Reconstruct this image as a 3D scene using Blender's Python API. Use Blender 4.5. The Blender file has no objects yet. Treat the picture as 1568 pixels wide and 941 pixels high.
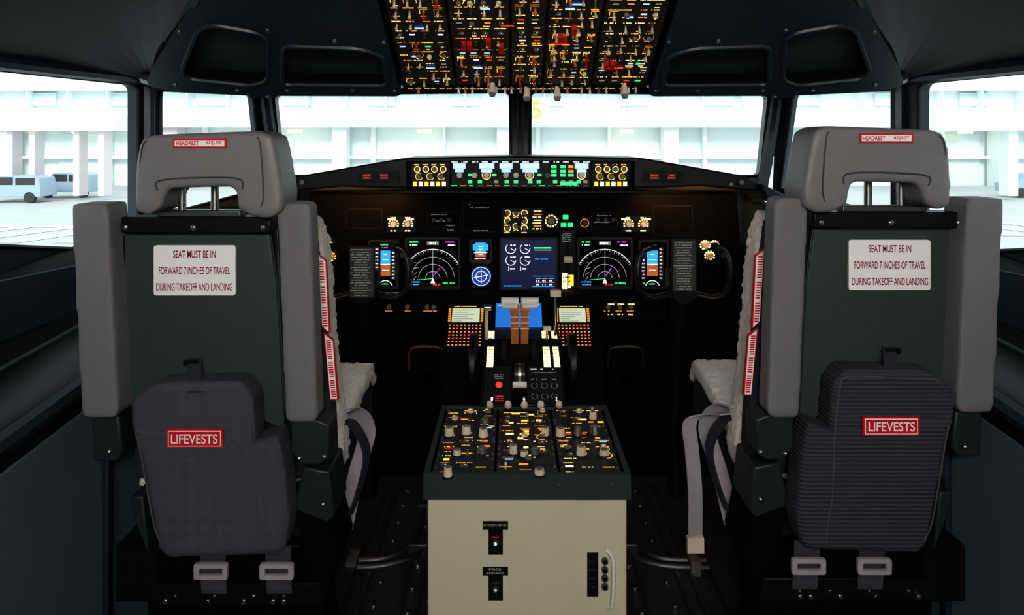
import bpy, bmesh, math, random
from mathutils import Vector, Matrix
random.seed(7)
F=1100.0
CX,CZ=-0.034,1.3
def E(u,v,D): return Vector(((u-784)*D/F+CX, D, CZ-(v-215)*D/F))

# ------------------------------------------------------------------ materials
def lin(c):
    r=[]
    for x in c:
        x=x/255.0
        r.append(x/12.92 if x<=0.04045 else ((x+0.055)/1.055)**2.4)
    return (r[0],r[1],r[2],1)
MATS={}
def mat(name,rgb,rough=.5,metal=0,var=.12,scale=30,bump=0.0,bscale=200,pattern=None,spec=.5):
    if name in MATS: return MATS[name]
    m=bpy.data.materials.new(name); m.use_nodes=True
    nt=m.node_tree; b=nt.nodes['Principled BSDF']
    b.inputs['Roughness'].default_value=rough; b.inputs['Metallic'].default_value=metal
    b.inputs['Specular IOR Level'].default_value=spec
    tc=nt.nodes.new('ShaderNodeTexCoord')
    n=nt.nodes.new('ShaderNodeTexNoise'); n.inputs['Scale'].default_value=scale; n.inputs['Detail'].default_value=4
    nt.links.new(tc.outputs['Object'],n.inputs['Vector'])
    mx=nt.nodes.new('ShaderNodeMix'); mx.data_type='RGBA'
    c=lin(rgb)
    mx.inputs[6].default_value=tuple(max(0,x*(1-var)) for x in c[:3])+(1,)
    mx.inputs[7].default_value=tuple(min(1,x*(1+var)) for x in c[:3])+(1,)
    nt.links.new(n.outputs['Fac'],mx.inputs[0])
    nt.links.new(mx.outputs[2],b.inputs['Base Color'])
    if bump>0:
        bn=nt.nodes.new('ShaderNodeBump'); bn.inputs['Strength'].default_value=bump; bn.inputs['Distance'].default_value=.002
        if pattern=='ribs':
            w=nt.nodes.new('ShaderNodeTexWave'); w.bands_direction='Z'; w.inputs['Scale'].default_value=bscale; w.inputs['Distortion'].default_value=.3
            nt.links.new(tc.outputs['Object'],w.inputs['Vector']); out=w.outputs['Fac']
            mx2=nt.nodes.new('ShaderNodeMix'); mx2.data_type='RGBA'; mx2.blend_type='MULTIPLY'; mx2.inputs[0].default_value=.38
            nt.links.new(mx.outputs[2],mx2.inputs[6]); nt.links.new(w.outputs['Color'],mx2.inputs[7]); nt.links.new(mx2.outputs[2],b.inputs['Base Color'])
        elif pattern=='mesh':
            w=nt.nodes.new('ShaderNodeTexVoronoi'); w.inputs['Scale'].default_value=bscale; w.inputs['Randomness'].default_value=.15
            nt.links.new(tc.outputs['Object'],w.inputs['Vector']); out=w.outputs['Distance']
            mx2=nt.nodes.new('ShaderNodeMix'); mx2.data_type='RGBA'; mx2.blend_type='MULTIPLY'; mx2.inputs[0].default_value=.6
            rp=nt.nodes.new('ShaderNodeMapRange'); rp.inputs[1].default_value=.1; rp.inputs[2].default_value=.5
            nt.links.new(out,rp.inputs[0])
            nt.links.new(mx.outputs[2],mx2.inputs[6]); nt.links.new(rp.outputs[0],mx2.inputs[7]); nt.links.new(mx2.outputs[2],b.inputs['Base Color'])
        else:
            w=nt.nodes.new('ShaderNodeTexNoise'); w.inputs['Scale'].default_value=bscale; w.inputs['Detail'].default_value=6
            nt.links.new(tc.outputs['Object'],w.inputs['Vector']); out=w.outputs['Fac']
        nt.links.new(out,bn.inputs['Height']); nt.links.new(bn.outputs['Normal'],b.inputs['Normal'])
    MATS[name]=m; return m
def glow(name,rgb,st):
    if name in MATS: return MATS[name]
    m=bpy.data.materials.new(name); m.use_nodes=True
    nt=m.node_tree; b=nt.nodes['Principled BSDF']; c=lin(rgb)
    b.inputs['Base Color'].default_value=(c[0]*.3,c[1]*.3,c[2]*.3,1)
    b.inputs['Emission Color'].default_value=c; b.inputs['Emission Strength'].default_value=st
    b.inputs['Roughness'].default_value=.4
    MATS[name]=m; return m

black=mat('black_plastic',(13,14,16),.42,bump=.15,spec=.35)
blk2=mat('black_matte',(4,5,6),.8,spec=.12)
panelblk=mat('panel_black',(13,13,14),.5,bump=.1,spec=.25)
panelgry=mat('panel_gray',(34,37,39),.5,spec=.3)
yokem=mat('yoke_black',(19,20,22),.35,spec=.4)
lining=mat('lining_teal',(38,47,48),.6,bump=.2,scale=6)
lining2=mat('lining_navy',(27,46,58),.42,bump=.2,scale=6)
lowwall=mat('sidewall_teal',(88,112,120),.6,bump=.2,scale=5)
shellm=mat('seat_shell_green',(56,67,63),.5,bump=.25,bscale=500)
bracket=mat('seat_bracket_teal',(36,46,48),.45)
greyvinyl=mat('grey_vinyl',(128,126,128),.42,bump=.35,bscale=420,var=.06)
greyarm=mat('grey_armrest',(120,119,121),.6,bump=.3,bscale=500,var=.05)
seam=mat('seam_thread',(80,80,82),.8)
pouchL=mat('pouch_mesh',(76,76,86),.85,bump=.8,bscale=230,pattern='mesh')
pouchR=mat('pouch_ribbed',(66,67,76),.85,bump=.8,bscale=38,pattern='ribs')
fabric=mat('dark_fabric',(42,46,58),.9,bump=.6,bscale=400)
wool=mat('sheepskin_wool',(238,228,218),.95,bump=1.0,bscale=160,var=.15,scale=60)
belt=mat('belt_webbing',(172,164,170),.8,bump=.5,bscale=500)
steel=mat('steel',(190,190,190),.3,1.0,var=.1)
darksteel=mat('dark_steel',(120,122,126),.4,.9,var=.2)
labelw=mat('label_white',(254,252,251),.5,var=.01)
labelr=mat('label_red',(214,24,36),.5,var=.05)
textdr=mat('text_dark_red',(140,20,30),.6)
cream=mat('pedestal_cream',(222,214,187),.5,bump=.15,var=.03,scale=4)
rimteal=mat('pedestal_rim',(52,66,67),.45,bump=.2)
floorm=mat('floor_dark',(54,56,60),.5,bump=.5,bscale=60,var=.4,scale=8)
offwhite=mat('knob_offwhite',(228,214,190),.5)
knobg=mat('knob_grey',(118,115,111),.4)
knobd=mat('knob_dark',(38,37,36),.4)
redg=mat('guard_red',(210,36,22),.4)
brown=mat('lever_brown',(205,128,74),.45)
white=mat('white_paint',(240,238,232),.5,var=.03)
placard=mat('placard_grey',(56,58,58),.6)
amber=glow('glow_amber',(255,184,58),1.9)
ambw=glow('glow_amber_warm',(255,214,120),2.0)
amberd=glow('glow_amber_dim',(232,150,48),.95)
yellow=glow('glow_warm_white',(255,232,150),2.4)
gwhite=glow('glow_white',(235,240,255),1.4)
gdim=glow('glow_white_dim',(170,170,160),.4)
gblue=glow('glow_blue_white',(120,155,255),2.2)
green=glow('glow_green',(40,255,120),1.6)
red=glow('glow_red',(255,50,30),2.2)
redd=glow('glow_red_dim',(240,60,30),.9)
mag=glow('glow_magenta',(230,70,220),1.1)
cyan=glow('glow_cyan',(70,170,255),1.1)
sky=glow('screen_sky',(50,160,245),1.1)
earth=glow('screen_earth',(165,86,42),1.1)
screenblk=mat('screen_black',(5,6,9),.15)
navy=glow('screen_navy',(14,24,62),.9)
screenblue=glow('screen_blue',(52,126,212),.8)
cream_scr=glow('screen_cream',(205,215,190),.8)
keyo=glow('key_orange',(255,150,90),1.1)
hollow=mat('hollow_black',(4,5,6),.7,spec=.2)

# ------------------------------------------------------------------ mesh builder
class MB:
    def __init__(s,M=None): s.v=[];s.f=[];s.m=[];s.mats=[];s.M=M
    def mi(s,m):
        if m not in s.mats: s.mats.append(m)
        return s.mats.index(m)
    def add(s,vs,fs,m):
        o=len(s.v)
        for p in vs:
            p=Vector(p)
            s.v.append(s.M@p if s.M else p)
        k=s.mi(m)
        for f in fs: s.f.append([i+o for i in f]); s.m.append(k)
    def box(s,x0,x1,y0,y1,z0,z1,m):
        s.add([(x0,y0,z0),(x1,y0,z0),(x1,y1,z0),(x0,y1,z0),(x0,y0,z1),(x1,y0,z1),(x1,y1,z1),(x0,y1,z1)],
              [(0,3,2,1),(4,5,6,7),(0,1,5,4),(1,2,6,5),(2,3,7,6),(3,0,4,7)],m)
    def rect(s,x0,y0,x1,y1,z,m): s.add([(x0,y0,z),(x1,y0,z),(x1,y1,z),(x0,y1,z)],[(0,1,2,3)],m)
    def line(s,x0,y0,x1,y1,w,z,m):
        d=Vector((x1-x0,y1-y0)); 
        if d.length<1e-9: return
        d.normalize(); n=Vector((-d.y,d.x))*w/2
        s.add([(x0+n.x,y0+n.y,z),(x1+n.x,y1+n.y,z),(x1-n.x,y1-n.y,z),(x0-n.x,y0-n.y,z)],[(0,1,2,3)],m)
    def arc(s,cx,cy,r,w,a0,a1,z,m,n=28):
        vs=[];fs=[]
        for i in range(n+1):
            a=math.radians(a0+(a1-a0)*i/n)
            for rr in (r-w/2,r+w/2): vs.append((cx+rr*math.cos(a),cy+rr*math.sin(a),z))
        for i in range(n): fs.append((2*i,2*i+1,2*i+3,2*i+2))
        s.add(vs,fs,m)
    def cyl(s,p0,p1,r0,r1,m,n=14,caps=True):
        p0=Vector(p0);p1=Vector(p1);d=(p1-p0).normalized()
        a=Vector((0,0,1)) if abs(d.z)<.9 else Vector((1,0,0))
        x=d.cross(a).normalized();y=d.cross(x)
        vs=[]
        for p,r in((p0,r0),(p1,r1)):
            for i in range(n):
                t=2*math.pi*i/n; vs.append(p+x*r*math.cos(t)+y*r*math.sin(t))
        fs=[(i,(i+1)%n,n+(i+1)%n,n+i) for i in range(n)]
        if caps: fs+= [tuple(range(n-1,-1,-1)),tuple(range(n,2*n))]
        s.add(vs,fs,m)
    def tube(s,pts,r,m,n=10,smooth=True):
        pts=[Vector(p) for p in pts]
        if smooth: pts=cr(pts)
        rs=r if isinstance(r,list) else [r]*len(pts)
        vs=[];x=None
        for i,p in enumerate(pts):
            t=(pts[min(i+1,len(pts)-1)]-pts[max(i-1,0)]).normalized()
            if x is None:
                a=Vector((0,0,1)) if abs(t.z)<.9 else Vector((1,0,0)); x=t.cross(a).normalized()
            x=(x-t*x.dot(t)).normalized(); y=t.cross(x)
            for k in range(n):
                q=2*math.pi*k/n; vs.append(p+x*rs[i]*math.cos(q)+y*rs[i]*math.sin(q))
        fs=[]
        for i in range(len(pts)-1):
            for k in range(n): fs.append((i*n+k,i*n+(k+1)%n,(i+1)*n+(k+1)%n,(i+1)*n+k))
        fs+=[tuple(range(n-1,-1,-1)),tuple(range((len(pts)-1)*n,len(pts)*n))]
        s.add(vs,fs,m)
    def ribbon(s,pts,wv,w,th,m,smooth=True):
        pts=[Vector(p) for p in pts]
        if smooth: pts=cr(pts)
        wv=Vector(wv).normalized(); vs=[];fs=[]
        for i,p in enumerate(pts):
            t=(pts[min(i+1,len(pts)-1)]-pts[max(i-1,0)]).normalized(); n=t.cross(wv).normalized()
            for a,b in((-1,-1),(1,-1),(1,1),(-1,1)): vs.append(p+wv*a*w/2+n*b*th/2)
        for i in range(len(pts)-1):
            for k in range(4): fs.append((i*4+k,i*4+(k+1)%4,(i+1)*4+(k+1)%4,(i+1)*4+k))
        fs+=[(3,2,1,0),tuple(range((len(pts)-1)*4,len(pts)*4))]
        s.add(vs,fs,m)
    def prism(s,front,back,m):
        n=len(front)
        s.add(list(front)+list(back),[tuple(range(n)),tuple(range(2*n-1,n-1,-1))]+[(i,(i+1)%n,n+(i+1)%n,n+i) for i in range(n)],m)
    def plate(s,outer,holes,fmap,th,m,wallm=None):
        bm=bmesh.new();loops=[outer]+holes;edges=[];idx=[];c=0
        for lp in loops:
            vs=[bm.verts.new((p[0],p[1],0)) for p in lp]; idx.append(list(range(c,c+len(lp)))); c+=len(lp)
            for i in range(len(vs)): edges.append(bm.edges.new((vs[i],vs[(i+1)%len(vs)])))
        bmesh.ops.triangle_fill(bm,use_beauty=True,use_dissolve=False,edges=edges,normal=(0,0,1))
        bm.verts.index_update(); bm.verts.ensure_lookup_table()
        P=[(v.co.x,v.co.y) for v in bm.verts]; fs=[tuple(v.index for v in f.verts) for f in bm.faces]; bm.free()
        n=len(P)
        s.add([fmap(x,y,0) for x,y in P]+[fmap(x,y,th) for x,y in P],fs+[tuple(i+n for i in reversed(f)) for f in fs],m)
        for lp in idx:
            k=len(lp)
            pts=[P[i] for i in lp]
            s.add([fmap(x,y,0) for x,y in pts]+[fmap(x,y,th) for x,y in pts],[(i,(i+1)%k,k+(i+1)%k,k+i) for i in range(k)],wallm or m)
    def chars(s,x,y,w,h,m,z,sy=1):
        cw=h*.62; n=max(1,int(w/(cw*1.25)))
        x0=x-w/2
        for i in range(n):
            if random.random()<.12: continue
            a=x0+i*cw*1.25; hh=h*random.uniform(.8,1)
            s.rect(a,y-hh/2,a+cw*random.uniform(.6,1),y+hh/2,z,m)
    def obj(s,name,parent=None,bevel=0,seg=2,smooth=False,soft=None,fur=0,wn=True):
        me=bpy.data.meshes.new(name); me.from_pydata([tuple(v) for v in s.v],[],s.f)
        for m in s.mats: me.materials.append(m)
        for p,k in zip(me.polygons,s.m): p.material_index=k
        bm=bmesh.new();bm.from_mesh(me);bmesh.ops.recalc_face_normals(bm,faces=bm.faces);bm.to_mesh(me);bm.free()
        o=bpy.data.objects.new(name,me); bpy.context.scene.collection.objects.link(o)
        if parent: o.parent=parent; o.matrix_parent_inverse=Matrix.Translation(-parent.location)
        if bevel>0:
            b=o.modifiers.new('bevel','BEVEL'); b.width=bevel;b.segments=seg;b.limit_method='ANGLE';b.angle_limit=math.radians(40)
        if soft:
            r=o.modifiers.new('remesh','REMESH'); r.mode='VOXEL'; r.voxel_size=soft[0]; r.use_smooth_shade=True
            q=o.modifiers.new('smooth','SMOOTH'); q.factor=.5; q.iterations=soft[1]
        if fur>0:
            t=bpy.data.textures.new('fur','CLOUDS'); t.noise_scale=.012; t.noise_depth=3
            d=o.modifiers.new('fur','DISPLACE'); d.texture=t; d.strength=fur; d.mid_level=.3
        if smooth:
            for p in me.polygons: p.use_smooth=True
        if (smooth or bevel>0) and not soft:
            for p in me.polygons: p.use_smooth=True
            try:
                me.set_sharp_from_angle(angle=math.radians(38))
            except Exception: pass
        return o
def cr(P,n=7):
    if len(P)<3: return P
    out=[]
    for i in range(len(P)-1):
        a=P[max(i-1,0)];b=P[i];c=P[i+1];d=P[min(i+2,len(P)-1)]
        for k in range(n):
            t=k/n
            out.append(.5*((2*b)+(c-a)*t+(2*a-5*b+4*c-d)*t*t+(3*b-a-3*c+d)*t**3))
    out.append(P[-1]); return out
def rpoly(pts,r,n=5):
    out=[];N=len(pts)
    for i in range(N):
        p=Vector(pts[i]);a=Vector(pts[i-1]);b=Vector(pts[(i+1)%N])
        ra=min(r,(a-p).length*.45);rb=min(r,(b-p).length*.45)
        A=p+(a-p).normalized()*ra;B=p+(b-p).normalized()*rb
        for k in range(n+1):
            t=k/n; q=A*(1-t)**2+p*2*t*(1-t)+B*t*t; out.append((q.x,q.y))
    return out
def root(name,loc):
    e=bpy.data.objects.new(name,None); e.location=loc; e.empty_display_size=.1
    bpy.context.scene.collection.objects.link(e); return e
def front(D):
    s=D/F
    return Matrix(((s,0,0,-784*s+CX),(0,0,-s,D),(0,-s,0,CZ+215*s),(0,0,0,1)))
def frame(o,x,y):
    x=Vector(x).normalized();y=Vector(y).normalized();z=x.cross(y)
    return Matrix(((x.x,y.x,z.x,o[0]),(x.y,y.y,z.y,o[1]),(x.z,y.z,z.z,o[2]),(0,0,0,1)))
def text(s,c,w,h,m,parent,xa=(1,0,0),ya=(0,0,1),name='lettering',bold=0):
    cu=bpy.data.curves.new(name,'FONT'); cu.body=s; cu.align_x='CENTER'; cu.align_y='CENTER'; cu.size=1; cu.offset=bold
    o=bpy.data.objects.new(name+'_tmp',cu); bpy.context.scene.collection.objects.link(o)
    bpy.context.view_layer.update()
    me=bpy.data.meshes.new_from_object(o); bpy.data.objects.remove(o)
    xs=[v.co.x for v in me.vertices];ys=[v.co.y for v in me.vertices]
    if not xs: return
    sx=w/(max(xs)-min(xs)); sy=h/(max(ys)-min(ys)); mx=(max(xs)+min(xs))/2; my=(max(ys)+min(ys))/2
    xa=Vector(xa).normalized();ya=Vector(ya).normalized()
    for v in me.vertices: v.co=Vector(c)+xa*(v.co.x-mx)*sx+ya*(v.co.y-my)*sy
    me.materials.clear(); me.materials.append(m)
    ob=bpy.data.objects.new(name,me); bpy.context.scene.collection.objects.link(ob)
    ob.parent=parent; ob.matrix_parent_inverse=Matrix.Translation(-parent.location)
    return ob

# ------------------------------------------------------------------ shell
def bil(bl,br,tr,tl,nrm):
    bl,br,tr,tl,nrm=[Vector(p) for p in(bl,br,tr,tl,nrm)]
    return lambda s,t,d: (bl*(1-s)+br*s)*(1-t)+(tl*(1-s)+tr*s)*t+nrm*d
glassm=bpy.data.materials.new('window_glass'); glassm.use_nodes=True
nt=glassm.node_tree; nt.nodes.clear()
o_=nt.nodes.new('ShaderNodeOutputMaterial');t_=nt.nodes.new('ShaderNodeBsdfTransparent');g_=nt.nodes.new('ShaderNodeBsdfGlossy');mx_=nt.nodes.new('ShaderNodeMixShader')
g_.inputs['Roughness'].default_value=.02; mx_.inputs[0].default_value=.03; t_.inputs[0].default_value=(.93,.98,.965,1)
nt.links.new(t_.outputs[0],mx_.inputs[1]);nt.links.new(g_.outputs[0],mx_.inputs[2]);nt.links.new(mx_.outputs[0],o_.inputs[0])
wn=[0]
def bay(name,fm,hole,th=.05,rounding=.03,glass=True,m=lining2,asp=1):
    mb=MB(); h=rpoly(hole,rounding,4)
    mb.plate([(0,0),(1,0),(1,1),(0,1)],[h],fm,th,m)
    cx=sum(p[0] for p in h)/len(h);cy=sum(p[1] for p in h)/len(h)
    w=mb.obj(name,bevel=.004)
    wn[0]+=1
    r=root('window_%d'%wn[0],fm(cx,cy,th*.5))
    g=MB(); g.tube([fm(x,y,-.003) for x,y in h]+[fm(h[0][0],h[0][1],-.003)],.006,black,6,smooth=False); g.obj('gasket',r,smooth=True)
    if glass:
        g=MB(); g.add([fm(x,y,th*.5) for x,y in h],[tuple(range(len(h)))],glassm); g.obj('pane',r)
for sx,tag in((-1,'left'),(1,'right')):
    fm=bil((sx*1.2,-1.5,0),(sx*1.2,2.3,0),(sx*1.2,2.3,1.62),(sx*1.2,-1.5,1.62),(sx,0,0))
    Y=lambda y:(y+1.5)/3.8
    ye=2.235 if sx<0 else 2.175
    bay('wall_'+tag,fm,[(Y(ye),.955/1.62),(Y(ye),1.474/1.62),(Y(1.0),1.447/1.62),(Y(1.0),1.17/1.62)],th=.03,rounding=.015)
    fm=bil((sx*1.2,2.3,0),(sx*.90,2.70,0),(sx*.958,2.68,1.6),(sx*1.2,2.3,1.6),(sx*.8,.5,0))
    s0=.09 if sx<0 else .015
    bay('wall_corner_'+tag,fm,[(s0,.66),(.93,.70),(.87 if sx<0 else .84,.918),(s0,.915)],th=.03,rounding=.02)
    fm=bil((sx*.90,2.70,.9),(0,2.95,.9),(0,2.95,1.62),(sx*.958,2.68,1.62),(0,1,0))
    bay('wall_front_'+tag,fm,[(.025,.37),(.956,.36),(.956,.83),(.02,.795)],rounding=.03)
mb=MB(); mb.prism([(-.036,2.93,1.0),(.036,2.93,1.0),(.036,2.93,1.6),(-.036,2.93,1.6)],[(-.03,3.0,1.0),(.03,3.0,1.0),(.03,3.0,1.6),(-.03,3.0,1.6)],lining2); mb.box(-.012,.012,2.915,2.93,1.0,1.6,black)
mb.obj('trim_1',bevel=.004)
for i,sx in enumerate((-1,1)):
    mb=MB(); mb.tube([(sx*.955,2.66,1.60),(sx*.94,2.655,1.42),(sx*.90,2.665,1.16),(sx*.87,2.66,1.05)],.022,lining2,8); 
    mb.tube([(sx*1.19,2.28,1.6),(sx*1.185,2.27,1.3),(sx*1.185,2.27,.9)],.022,lining2,8)
    mb.box(sx*.955-.03,sx*.955+.03,2.60,2.63,1.455,1.475,black)
    mb.obj('trim_%d'%(i+2),smooth=True)
mb=MB(); mb.box(-1.2,1.2,2.78,2.86,0,.98,blk2); mb.obj('wall_firewall')
mb=MB(); mb.box(-1.25,1.25,-1.55,-1.5,0,2.0,lining); mb.obj('wall_aft')
mb=MB(); mb.box(-1.2,1.2,-1.5,2.78,-.05,0,floorm); mb.obj('floor')
mb=MB()
for s in(-1,1):
    mb.add([(0,1.9,1.445),(s*.62,1.9,1.447),(s*.985,1.9,1.466),(s*.96,2.68,1.50),(0,2.97,1.51)],[(0,1,2,3,4)],lining2)
    mb.add([(s*.985,1.9,1.466),(s*.96,2.68,1.50),(s*1.22,2.3,1.50)],[(0,1,2)],lining2)
    mb.add([(0,1.9,1.455),(s*.62,1.9,1.457),(s*.72,1.55,1.64),(s*.55,1.2,1.83),(0,1.2,1.84)],[(0,1,2,3,4)],lining)
    mb.add([(s*.62,1.9,1.457),(s*.985,1.9,1.466),(s*.72,1.55,1.64)],[(0,1,2)],lining)
    N=8; A=[Vector((s*.985,1.9,1.464)),Vector((s*.715,1.57,1.612)),Vector((s*.55,1.2,1.80)),Vector((s*.55,-1.5,1.95))]
    B=[Vector((s*1.2,2.3,1.485)),Vector((s*1.2,1.75,1.478)),Vector((s*1.2,1.2,1.46)),Vector((s*1.2,-1.5,1.46))]
    vs=[]
    for a,b in zip(A,B):
        for k in range(N+1):
            t=k/N; p=a.lerp(b,t); p.z+=.05*math.sin(math.pi*t)*(1 if a.y<1.8 else .1); vs.append(p)
    fs=[]
    for i in range(3):
        for k in range(N): fs.append((i*(N+1)+k,i*(N+1)+k+1,(i+1)*(N+1)+k+1,(i+1)*(N+1)+k))
    mb.add(vs,fs,lining)
    mb.add([(0,1.2,1.84),(s*.55,1.2,1.80),(s*.55,-1.5,1.95),(0,-1.5,1.95)],[(0,1,2,3)],lining)
mb.obj('ceiling',smooth=True)
mb=MB(); mb.box(-1.3,1.3,-1.6,2.25,2.0,2.04,lining); mb.box(-1.3,1.3,2.2,2.24,1.62,2.04,lining); mb.box(-1.3,-1.26,-1.6,2.25,1.6,2.04,lining); mb.box(1.26,1.3,-1.6,2.25,1.6,2.04,lining)
mb.add([(-1.3,2.22,1.62),(1.3,2.22,1.62),(.95,2.75,1.62),(0,3.05,1.62),(-.95,2.75,1.62)],[(0,1,2,3,4)],lining)
mb.obj('fuselage_roof')
for i,s in enumerate((-1,1)):
    mb=MB(); mb.tube([(s*1.185,0.8,1.47),(s*1.185,1.6,1.475),(s*1.185,2.25,1.492)],.018,lining2,8)
    mb.tube([(s*.985,1.905,1.458),(s*1.08,2.05,1.476),(s*1.185,2.26,1.49)],.016,lining2,8)
    mb.tube([(s*.70,1.54,1.62),(s*.86,1.74,1.535),(s*.99,1.91,1.456)],.012,lining2,8)
    mb.obj('trim_%d'%(i+4),smooth=True)

# side consoles
for s,tag in((-1,'left'),(1,'right')):
    r=root('side_console' ,(s*1.08,1,0))
    X=lambda a:s*a
    def zz(z,y): return z if z<.3 else z+ (y-1.4)*.10
    def con(prof,m,nm):
        mb=MB(); mb.prism([(X(a),-1.5,zz(z,-1.0)) for a,z in prof],[(X(a),2.5,zz(z,2.2)) for a,z in prof],m); mb.obj(nm,r,bevel=.006)
    con([(.955,0),(.965,.55),(.95,.72),(1.2,.72),(1.2,0)],lowwall,'console_side')
    con([(.948,.72),(.962,.765),(1.0,.785),(1.14,.80),(1.165,.85),(1.185,.97),(1.2,.99),(1.2,.72)],black,'console_top')
    mb=MB(); 
    mb.tube([(X(.955),-1.0,.55),(X(.955),1.2,.745),(X(.957),2.2,.84)],.022,lining2,8)
    mb.obj('edge_roll',r,smooth=True)
    mb=MB()
    for yy in(1.05,1.62): mb.box(*sorted((X(.945),X(.96))),yy,yy+.02,.0,.74,lining2)
    mb.obj('panel_ribs',r,bevel=.004)
    mb=MB(); fm=lambda x,y,d: Vector((X(1.172+d),1.45+x,.89+y))
    o=rpoly([(-.16,-.075),(.16,-.075),(.16,.085),(-.16,.085)],.03); h=rpoly([(-.12,-.05),(.12,-.05),(.12,.06),(-.12,.06)],.025)
    mb.plate(o,[h],fm,.02,lining2); mb.add([fm(x,y,.012) for x,y in h],[tuple(range(len(h)))],hollow)
    mb.cyl(fm(-.05,0,-.0),fm(-.05,0,.012),.02,.02,knobd); mb.cyl(fm(.05,0.0,-.0),fm(.05,0.0,.012),.015,.015,knobd)
    mb.obj('mask_stowage',r)
    mb=MB(); mb.prism([(X(1.165),-1,.83),(X(1.2),-1,.83),(X(1.2),-1,1.12),(X(1.18),-1,1.12)],[(X(1.155),2.3,.86),(X(1.2),2.3,.86),(X(1.2),2.3,.955),(X(1.18),2.3,.955)],lining2)
    mb.obj('sill_panel',r,bevel=.005)

# ------------------------------------------------------------------ overhead
OH=frame((0,1.9,1.438),(1,0,0),(0,-.873,.487))
def knob(mb,x,y,r,h,m,ptr=gdim,z=0):
    mb.cyl((x,y,z),(x,y,z+h*.3),r*1.15,r*1.1,knobd,14); mb.cyl((x,y,z+h*.3),(x,y,z+h),r*.85,r*.75,m,14)
    a=random.uniform(0,6.28); mb.line(x,y,x+math.cos(a)*r*.75,y+math.sin(a)*r*.75,r*.22,z+h*1.02,ptr)
def toggle(mb,x,y,h,m,z=0,dy=None):
    dy=random.choice((-.5,.5)) if dy is None else dy
    mb.cyl((x,y,z),(x,y,z+h*.2),h*.28,h*.24,steel,10); mb.cyl((x,y,z+h*.1),(x,y+dy*h*.7,z+h),h*.10,h*.24,m,8)
def cells(mb,x0,x1,y0,y1,cw,ch,lab=amber,dens=.9,zz=.004,kinds='tkabgt',hs=1.0,lh=.0034):
    g=.0015
    mb.box(x0+g,x1-g,y0+g,y1-g,0,zz,panelblk)
    for sx in(x0+.006,x1-.006):
        for sy in(y0+.006,y1-.006): mb.cyl((sx,sy,zz),(sx,sy,zz+.0012),.0022,.0018,steel,8)
    nx=max(1,int((x1-x0-.01)/cw)); ny=max(1,int((y1-y0-.01)/ch))
    dx=(x1-x0-.012)/nx; dy=(y1-y0-.01)/ny
    for j in range(ny):
        rowk=random.choice(kinds) if random.random()<.5 else None
        for i in range(nx):
            x=x0+.006+dx*(i+.5)+random.uniform(-.15,.15)*dx; y=y0+.005+dy*(j+.45)
            L=random.choice((lab,lab,ambw,amberd)) if lab is amber else lab
            if random.random()>dens:
                if random.random()<.5: mb.chars(x,y,dx*.7,lh,L,zz+.0006)
                continue
            mb.chars(x,y+dy*.36,dx*random.uniform(.55,.95),lh*hs,L,zz+.0006)
            if random.random()<.5: mb.chars(x,y-dy*.40,dx*random.uniform(.3,.7),lh*.85*hs,L,zz+.0006)
            k=rowk or random.choice(kinds)
            if k=='t': toggle(mb,x,y,.016*hs,random.choice((offwhite,offwhite,steel)),zz)
            elif k=='k':
                knob(mb,x,y,min(dx,dy)*.24,.012*hs,random.choice((offwhite,knobg)),ambw,zz)
                if random.random()<.5:
                    a0=random.uniform(0,360); mb.arc(x,y,min(dx,dy)*.38,.0013,a0,a0+220,zz+.0006,L,18)
            elif k=='a':
                m=random.choice((gwhite,gblue,gdim,amberd,gblue,gwhite,redd,green) if lab is amber else (amberd,gwhite)); mb.box(x-dx*.28,x+dx*.28,y-dy*.12,y+dy*.14,zz,zz+.002,knobd); mb.rect(x-dx*.22,y-dy*.06,x+dx*.22,y+dy*.08,zz+.0025,m)
            elif k=='b':
                mb.box(x-dx*.3,x+dx*.3,y-dy*.2,y+dy*.2,zz,zz+.004,knobd); mb.arc(x,y,min(dx,dy)*.17,.001,0,360,zz+.0045,gdim,14); mb.line(x,y,x+dx*.1,y+dy*.08,.0012,zz+.005,gwhite)
            elif k=='g':
                toggle(mb,x,y,.017*hs,random.choice((redg,offwhite,brown,offwhite)),zz)
                mb.line(x-dx*.3,y-dy*.2,x-dx*.3,y+dy*.2,.0011,zz+.0006,L); mb.line(x-dx*.3,y+dy*.2,x+dx*.3,y+dy*.2,.0011,zz+.0006,L)
            elif k=='r':
                mb.box(x-dx*.22,x+dx*.22,y-dy*.22,y+dy*.22,zz,zz+.012,redg)
r=root('overhead_panel',(0,1.9,1.44))
mb=MB(OH); mb.box(-.322,.322,-.004,.62,-.03,0,blk2); mb.obj('housing',r,bevel=.003)
mb=MB(OH); zf=.002
ohp=mat('overhead_plate',(46,40,34),.5,bump=.1); _sv=panelblk; panelblk=ohp
cols=[(-.316,-.182),(-.178,-.040),(-.036,.044),(.048,.170),(.174,.316)]
hts=[[.075,.12,.08,.16,.12],[.095,.07,.12,.1,.16],[.06,.08,.11,.12,.2],[.085,.10,.13,.1,.14],[.05,.13,.09,.15,.15]]
for ci,((a,b),hh) in enumerate(zip(cols,hts)):
    y=.022
    for h in hh:
        if y+h>.61: h=.61-y
        if h<.03: break
        cells(mb,a,b,y,y+h,.027,.030,amber,.95,kinds=random.choice(('tkabgt','ttagg','ttkag','tgabtk','ttga')),lh=.0040); y+=h
panelblk=_sv
for i in range(30):
    x=-.3+i*.0205+random.uniform(-.003,.003)
    if random.random()<.75: toggle(mb,x,.010,.016,random.choice((offwhite,steel,brown,offwhite)),.002,dy=-.7)
    mb.chars(x,.004,.016,.0036,amber,.0026)
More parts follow.
